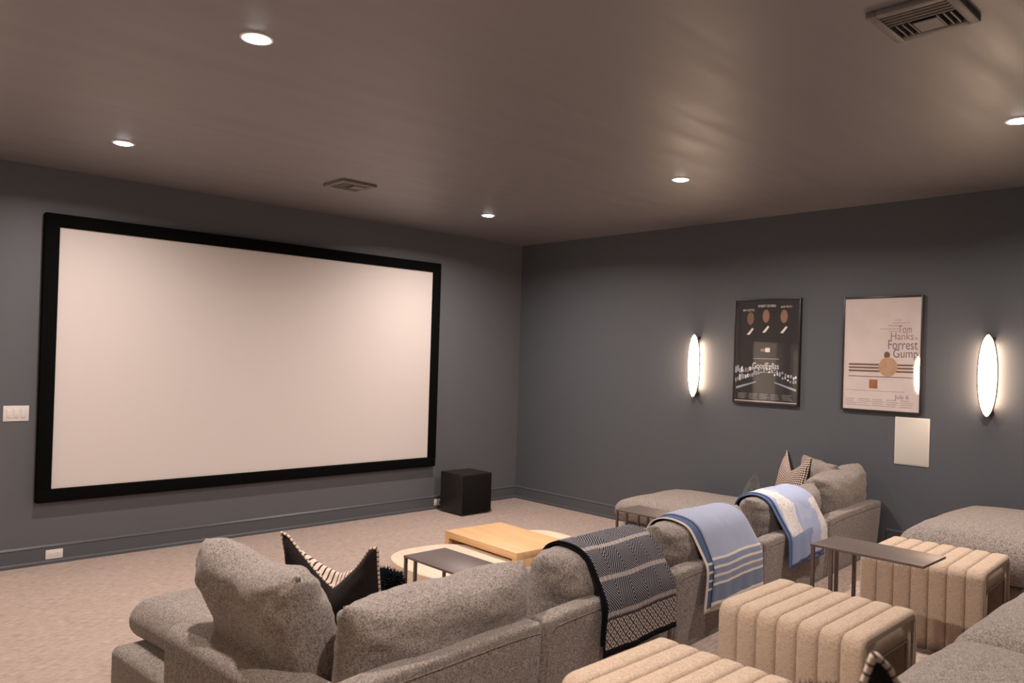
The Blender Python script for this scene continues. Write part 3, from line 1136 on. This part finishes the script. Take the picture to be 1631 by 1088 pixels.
fur_pillow((-4.435, -3.86, 0.575), R(-75), 0.13, 0.24, 0.09, 'shaggy black fur pillow behind the sofa back beside the small table', 21)


# ------------------------------------------------------------------ throws over the sofa back
def hull(pts):
    pts = sorted(set((round(a, 4), round(b, 4)) for a, b in pts))
    def half(ps):
        out = []
        for p in ps:
            while len(out) > 1 and (out[-1][0] - out[-2][0]) * (p[1] - out[-2][1]) - (out[-1][1] - out[-2][1]) * (p[0] - out[-2][0]) >= 0:
                out.pop()
            out.append(p)
        return out
    return half(pts)                                          # upper hull, left (back) to right (front)


def drape(key, s0, s1, zback, zfront, off, mat, name, parent=None, ns=26, uoff=0.0, flare=0.0, wave=0.008, seed=0, zslope=0.0):
    """cloth hung over one cushion and the panel behind it, in sectional coordinates"""
    o, m = CUSH[key]
    pts = []
    inv = Matrix(((CT, ST, 0, 0), (-ST, CT, 0, 0), (0, 0, 1, 0), (0, 0, 0, 1)))
    P = [inv @ (m @ v.co) for v in o.data.vertices]
    rows = []
    nl = 64
    for i in range(ns + 1):
        f = i / ns
        s = s0 + (s1 - s0) * f
        near = [(p.y, p.z) for p in P if abs(p.x - s) < 0.05]
        near += [(PT1 - 0.004, PZ - 0.03), (PT1 + 0.02, PZ)]
        zb = zback + zslope * f + 0.003 * math.sin(9 * f + seed)
        up = hull(near)
        tmin, tmax = min(p[0] for p in near), max(p[0] for p in near)
        back = [(min(tmin, PT1 - 0.004) + 0.004, zb)]
        chain = [p for p in up if p[1] > 0.6]
        chain = [(min(chain[0][0], PT1 - 0.006), zb)] + [c for c in chain if c[0] > min(chain[0][0], PT1 - 0.006) + 1e-4] + [(tmax + 0.004, zfront)]
        # offset outwards
        q = []
        for k, c in enumerate(chain):
            a = chain[max(0, k - 1)]
            b = chain[min(len(chain) - 1, k + 1)]
            d = Vector((b[0] - a[0], b[1] - a[1]))
            d = d.normalized() if d.length else Vector((0, 1))
            nrm = Vector((-d.y, d.x))
            q.append(Vector(c) + nrm * off)
        lens = [0.0]
        for a, b in zip(q[:-1], q[1:]):
            lens.append(lens[-1] + (b - a).length)
        row = []
        for j in range(nl + 1):
            d = lens[-1] * j / nl
            k = 0
            while k < len(lens) - 2 and lens[k + 1] < d:
                k += 1
            r = (d - lens[k]) / max(1e-6, lens[k + 1] - lens[k])
            p = q[k].lerp(q[k + 1], min(1, r))
            row.append((p, d))
        rows.append(row)
    # smooth the section, then add hanging waves
    for _ in range(3):
        for row in rows:
            cp = [p.copy() for p, d in row]
            for j in range(1, nl):
                row[j] = ((cp[j - 1] + cp[j] * 2 + cp[j + 1]) / 4, row[j][1])
    vs, fs, uv = [], [], []
    for i, row in enumerate(rows):
        f = i / ns
        s = s0 + (s1 - s0) * f
        for j, (p, d) in enumerate(row):
            hang = max(0, 1 - d / 0.45)
            wv = wave * math.sin(2 * math.pi * (f * 2.3 + seed * .37)) * hang + 0.004 * noise.noise(Vector((s * 6, d * 5, seed)))
            ss = s + flare * (f - 0.5) * hang - 0.02 * hang * (1 - f) * math.sin(seed + d * 9) 
            w_ = S(ss, p.x - abs(wv) * 0.6 - 0.3 * (wv + wave) * hang, p.y)
            vs.append(w_)
            uv.append((f * (s1 - s0) + uoff, d))
    for i in range(ns):
        for j in range(nl):
            a = i * (nl + 1) + j
            fs.append((a, a + 1, a + nl + 2, a + nl + 1))
    ob = mesh(name, vs, fs, mat, None, True, uv)
    so = ob.modifiers.new('thickness', 'SOLIDIFY')
    so.thickness = 0.006
    so.offset = 1
    if parent is not None:
        ob.parent = parent
    return ob


a = drape('c2', -4.222, -3.675, 0.425, 0.66, 0.017, M['navy'], 'throw_blanket', seed=1, flare=0.03)
tag(a, 'navy and white herringbone throw with a diamond border over the sofa back', 'throw blanket', 'throws over the sofa back')
drape('c2', -4.232, -3.70, 0.475, 0.69, 0.008, M['navy_edge'], 'folded_layer', a, seed=1, flare=0.02)
a = drape('c3', -3.275, -2.735, 0.435, 0.66, 0.020, M['blue'], 'throw_blanket', seed=2, flare=0.05)
tag(a, 'pale blue throw with cream stripes at its hem over the sofa back', 'throw blanket', 'throws over the sofa back')
drape('c3', -3.345, -2.78, 0.415, 0.68, 0.012, M['blue_fold'], 'folded_layer', a, seed=2, flare=0.03)
a = drape('c4', -2.305, -1.765, 0.475, 0.66, 0.020, M['cloud'], 'throw_blanket', seed=4, flare=0.04, zslope=0.03)
tag(a, 'sky blue throw with mottled cream patches over the sofa back', 'throw blanket', 'throws over the sofa back')
drape('c4', -2.335, -1.80, 0.455, 0.68, 0.012, M['cloud_fold'], 'folded_layer', a, seed=4, flare=0.03)


# ------------------------------------------------------------------ tables
def c_table(x0, x1, y0, y1, z0, z1, label):
    """slim metal side table: four posts at the far end (y1), sled rails on the floor"""
    t = tag(empty('side_table', ((x0 + x1) / 2, (y0 + y1) / 2, z0)), label, 'side table', 'slim bronze side tables')
    hx, hy, H = (x1 - x0) / 2, (y1 - y0) / 2, z1 - z0
    box('tabletop', (-hx, -hy, H - 0.012), (hx, hy, H), M['bronze'], t, 0.002)
    r = 0.0075
    for sx in (-1, 1):
        for yy in (hy - 0.010, hy - 0.098):
            x = sx * (hx - 0.010)
            box('leg', (x - r, yy - r, 0.012), (x + r, yy + r, H - 0.012), M['bronze'], t)
        box('base_rail', (sx * (hx - 0.010) - r, -hy + 0.02, 0.0), (sx * (hx - 0.010) + r, hy - 0.002, 0.013), M['bronze'], t)
    box('base_rail', (-hx + 0.018, -hy + 0.02, 0.0), (hx - 0.018, -hy + 0.035, 0.012), M['bronze'], t)
    return t


c_table(-3.993, -3.705, -3.845, -3.345, 0, 0.60, 'dark bronze side table in front of the pale oval drum table')
c_table(-2.000, -1.722, -3.735, -3.195, 0, 0.60, 'bronze side table in front of the right chaise, catching the light')
c_table(-2.937, -2.660, -5.655, -5.148, RISER, 0.86, 'bronze side table standing between two sand beige ottomans')


def drum(cx, cy, hx, hy, h, rz, label, expo=2.6):
    t = tag(empty('drum_table', (cx, cy, 0), rz), label, 'coffee table', 'pale oak drum tables')
    n = 72
    def ring(k, z):
        out = []
        for i in range(n):
            a = 2 * math.pi * i / n
            c, s = math.cos(a), math.sin(a)
            out.append((k * hx * math.copysign(abs(c) ** (2 / expo), c), k * hy * math.copysign(abs(s) ** (2 / expo), s), z))
        return out
    def lathe(name, prof, mat, cap):
        vs, fs = [], []
        for k, z in prof:
            vs += ring(k, z)
        for q in range(len(prof) - 1):
            for i in range(n):
                fs.append((q * n + i, q * n + (i + 1) % n, (q + 1) * n + (i + 1) % n, (q + 1) * n + i))
        if cap:
            fs.append(tuple(range((len(prof) - 1) * n, len(prof) * n)))
        o = mesh(name, vs, fs, mat, t, True)
        o.data.set_sharp_from_angle(angle=R(35))
        return o
    lathe('drum_side', [(0.97, 0.0), (1.0, 0.008), (1.0, h - 0.006)], M['pale_oak'], False)
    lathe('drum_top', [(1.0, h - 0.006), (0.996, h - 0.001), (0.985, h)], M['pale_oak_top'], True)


drum(-3.20, -2.83, 0.375, 0.46, 0.335, R(-4), 'pale bleached oval drum table left of the oak table')
drum(-2.335, -2.725, 0.325, 0.340, 0.325, R(-7), 'pale bleached oval drum table poking out right of the oak table', 3.0)

t = tag(empty('coffee_table', (-2.64, -2.725, 0)), 'honey oak waterfall coffee table with thick square edges', 'coffee table')
t.rotation_euler = (0, 0, R(-2.5))
box('tabletop', (-0.265, -0.405, 0.352), (0.265, 0.405, 0.40), M['oak'], t, 0.002)
box('side_panel', (-0.265, 0.357, 0.0), (0.265, 0.405, 0.352), M['oak'], t, 0.002)
box('side_panel', (-0.265, -0.405, 0.0), (0.265, -0.357, 0.352), M['oak'], t, 0.002)


# ------------------------------------------------------------------ channel tufted ottomans
OW, OL, OH, NCH = 0.57, 0.60, 0.445, 7


def ottoman_meshes():
    r = 0.055
    hw = OW / 2
    path = []                                                 # outer profile in x,z with outward normals
    for k in range(7):
        path.append(((-hw, OH * 0.0 + (OH - r) * k / 6), (-1, 0)))
    for k in range(1, 6):
        a = math.pi - k * math.pi / 12
        path.append(((-hw + r + r * math.cos(a), OH - r + r * math.sin(a)), (math.cos(a), math.sin(a))))
    for k in range(9):
        path.append(((-hw + r + (OW - 2 * r) * k / 8, OH), (0, 1)))
    for k in range(1, 6):
        a = math.pi / 2 - k * math.pi / 12
        path.append(((hw - r + r * math.cos(a), OH - r + r * math.sin(a)), (math.cos(a), math.sin(a))))
    for k in range(7):
        path.append(((hw, (OH - r) * (1 - k / 6)), (1, 0)))
    cw = OL / NCH
    vs, fs = [], []
    nv = 8
    for (x, z), (nx, nz) in path:
        for j in range(nv + 1):
            f = -1 + 2 * j / nv
            b = -0.006 + 0.0095 * (1 - abs(f) ** 5)
            y = f * (cw / 2 - 0.0012)
            vs.append((x + nx * b, y, z + nz * b))
        vs.append((x - nx * 0.035, cw / 2 - 0.0012, z - nz * 0.035))
        vs.append((x - nx * 0.035, -cw / 2 + 0.0012, z - nz * 0.035))
    m_ = nv + 3
    for i in range(len(path) - 1):
        for j in range(m_):
            a, b = i * m_ + j, i * m_ + (j + 1) % m_
            fs.append((a, b, b + m_, a + m_))
    fs.append(tuple(range(m_)))
    fs.append(tuple(range((len(path) - 1) * m_, len(path) * m_))[::-1])
    return path, vs, fs


def make_ottoman():
    t = empty('channel_ottoman', (0, 0, 0))
    path, vs, fs = ottoman_meshes()
    first = None
    for k in range(NCH):
        y = (k - (NCH - 1) / 2) * OL / NCH
        if first is None:
            first = mesh('channel', vs, fs, M['ottoman'], t)
            o = first
        else:
            o = first.copy()
            COL.objects.link(o)
            o.parent = t
        o.location = (0, y, 0)
    hw, d = OW / 2 - 0.034, 0.055
    bm = bmesh.new()
    fr = OL / 2 - 0.012
    for lo, hi in (((-hw, -fr, 0.0), (-hw + d, fr, OH - 0.03)), ((hw - d, -fr, 0.0), (hw, fr, OH - 0.03)), ((-hw + d, -fr, OH - 0.115), (hw - d, fr, OH - 0.03))):
        add_box(bm, lo, hi, 0.006)
    from_bm('inner_frame', bm, M['ottoman'], t, True)
    box('end_shade', (-hw + d, fr - 0.03, 0.0), (hw - d, fr - 0.01, OH - 0.115), M['shade_inside'], t)  # closes the far end, coloured as the shade deep in the opening
    a, zt = hw - d, OH - 0.115
    tube('welt', [(-a, -fr - 0.002, 0.002), (-a, -fr - 0.002, zt), (a, -fr - 0.002, zt), (a, -fr - 0.002, 0.002)], 0.0055, M['ottoman'], t, 6)
    tube('welt', [(-hw - .01, -fr - 0.004, 0.002), (-hw - .01, -fr - 0.004, OH - 0.035), (hw + .01, -fr - 0.004, OH - 0.035), (hw + .01, -fr - 0.004, 0.002)], 0.006, M['ottoman'], t, 6)
    return t


def copy_tree(o, parent=None):
    c = o.copy()
    COL.objects.link(c)
    c.parent = parent
    for ch in list(o.children):
        if ch != c:
            copy_tree(ch, c)
    return c


ot = make_ottoman()
spots = [(-3.325, -5.375, R(1.0), 'sand beige channel tufted ottoman standing in the middle, beside the side table'),
         (-1.905, -5.365, R(3.0), 'sand beige channel tufted ottoman in front of the right wall chaise'),
         (-4.400, -5.475, R(0.5), 'sand beige channel tufted ottoman cut off by the bottom edge of the photo')]
allo = [ot] + [copy_tree(ot) for _ in spots[1:]]
for o, (x, y, rz, lab) in zip(allo, spots):
    o.location = (x, y, RISER)
    o.rotation_euler = (0, 0, rz)
    tag(o, lab, 'ottoman', 'channel tufted ottomans')


# ------------------------------------------------------------------ rear sectional on the riser
RO = (-3.0, -6.3)
rear = empty('sectional_sofa', (RO[0], RO[1], RISER))
tag(rear, 'rear taupe grey sectional sofa with a right chaise on the raised floor', 'sofa')


def LR(x, y, z=0.0):
    return Vector((x - RO[0], y - RO[1], z))


def rseat(x0, x1, y0, y1, z0, z1, bulge, seed, r=0.09):
    seat('seat_cushion', x0, x1, y0, y1, z0, z1, r, bulge, rear, None, seed, LR)


mods = [(-5.50, -4.42), (-4.41, -3.19), (-3.18, -2.0), (-1.99, -1.42)]
for k, (a, b) in enumerate(mods):
    rseat(a, b, -6.62, -5.84, 0.22, 0.425, 0.045, 30 + k)
    plinth(a, b, -6.95, -5.90, 0.23, rear, LR, 0.03)
rseat(-1.40, -0.10, -6.62, -4.97, 0.20, 0.455, 0.055, 41, 0.11)
plinth(-1.36, -0.09, -6.95, -5.06, 0.21, rear, LR, 0.03)
for a, b in mods + [(-1.41, -0.09)]:
    soft_box('back_panel', (b - a) / 2 - 0.004, 0.07, 0.21, 0.035, M['sofa'], rear, LR((a + b) / 2, -6.90, 0.43), 4)
    o, rim = pillow('back_cushion', b - a - 0.02, 0.42, 0.26, M['sofa'], n=20, pin=0.035, p=3.2, q=0.4, seed=int(-a * 10), parent=rear)
    m = Matrix.Translation(LR((a + b) / 2, -6.70, 0.66)) @ Matrix.Rotation(R(7), 4, 'X')
    o.location, o.rotation_euler = m.to_translation(), m.to_euler()
soft_box('arm', 0.09, 0.5, 0.28, 0.05, M['sofa'], rear, LR(-5.60, -6.42, 0.31), 4)

# pillows on the rear sofa whose tips show at the bottom edge
o, rim = pillow('throw_pillow', 0.40, 0.40, 0.14, (M['stripe_cloth'], M['black_cotton']), n=30, pin=0.05, p=2.2, q=0.55, chop=0.08, seed=17, wr=0.004, tip=0.03)
rim_cord(o, rim, 0.0075, M['trim_cord'])
tag(o, 'dark pillow with a beaded cream edge, its tip showing at the bottom edge', 'pillow')
put(o, (-4.873, -6.317, 0.905), R(-40), R(12), R(15))
fur_pillow((-4.945, -6.13, 0.903), R(-40), 0.09, 0.26, 0.07, 'shaggy black fur pillow peeking over the bottom edge of the photo', 23)
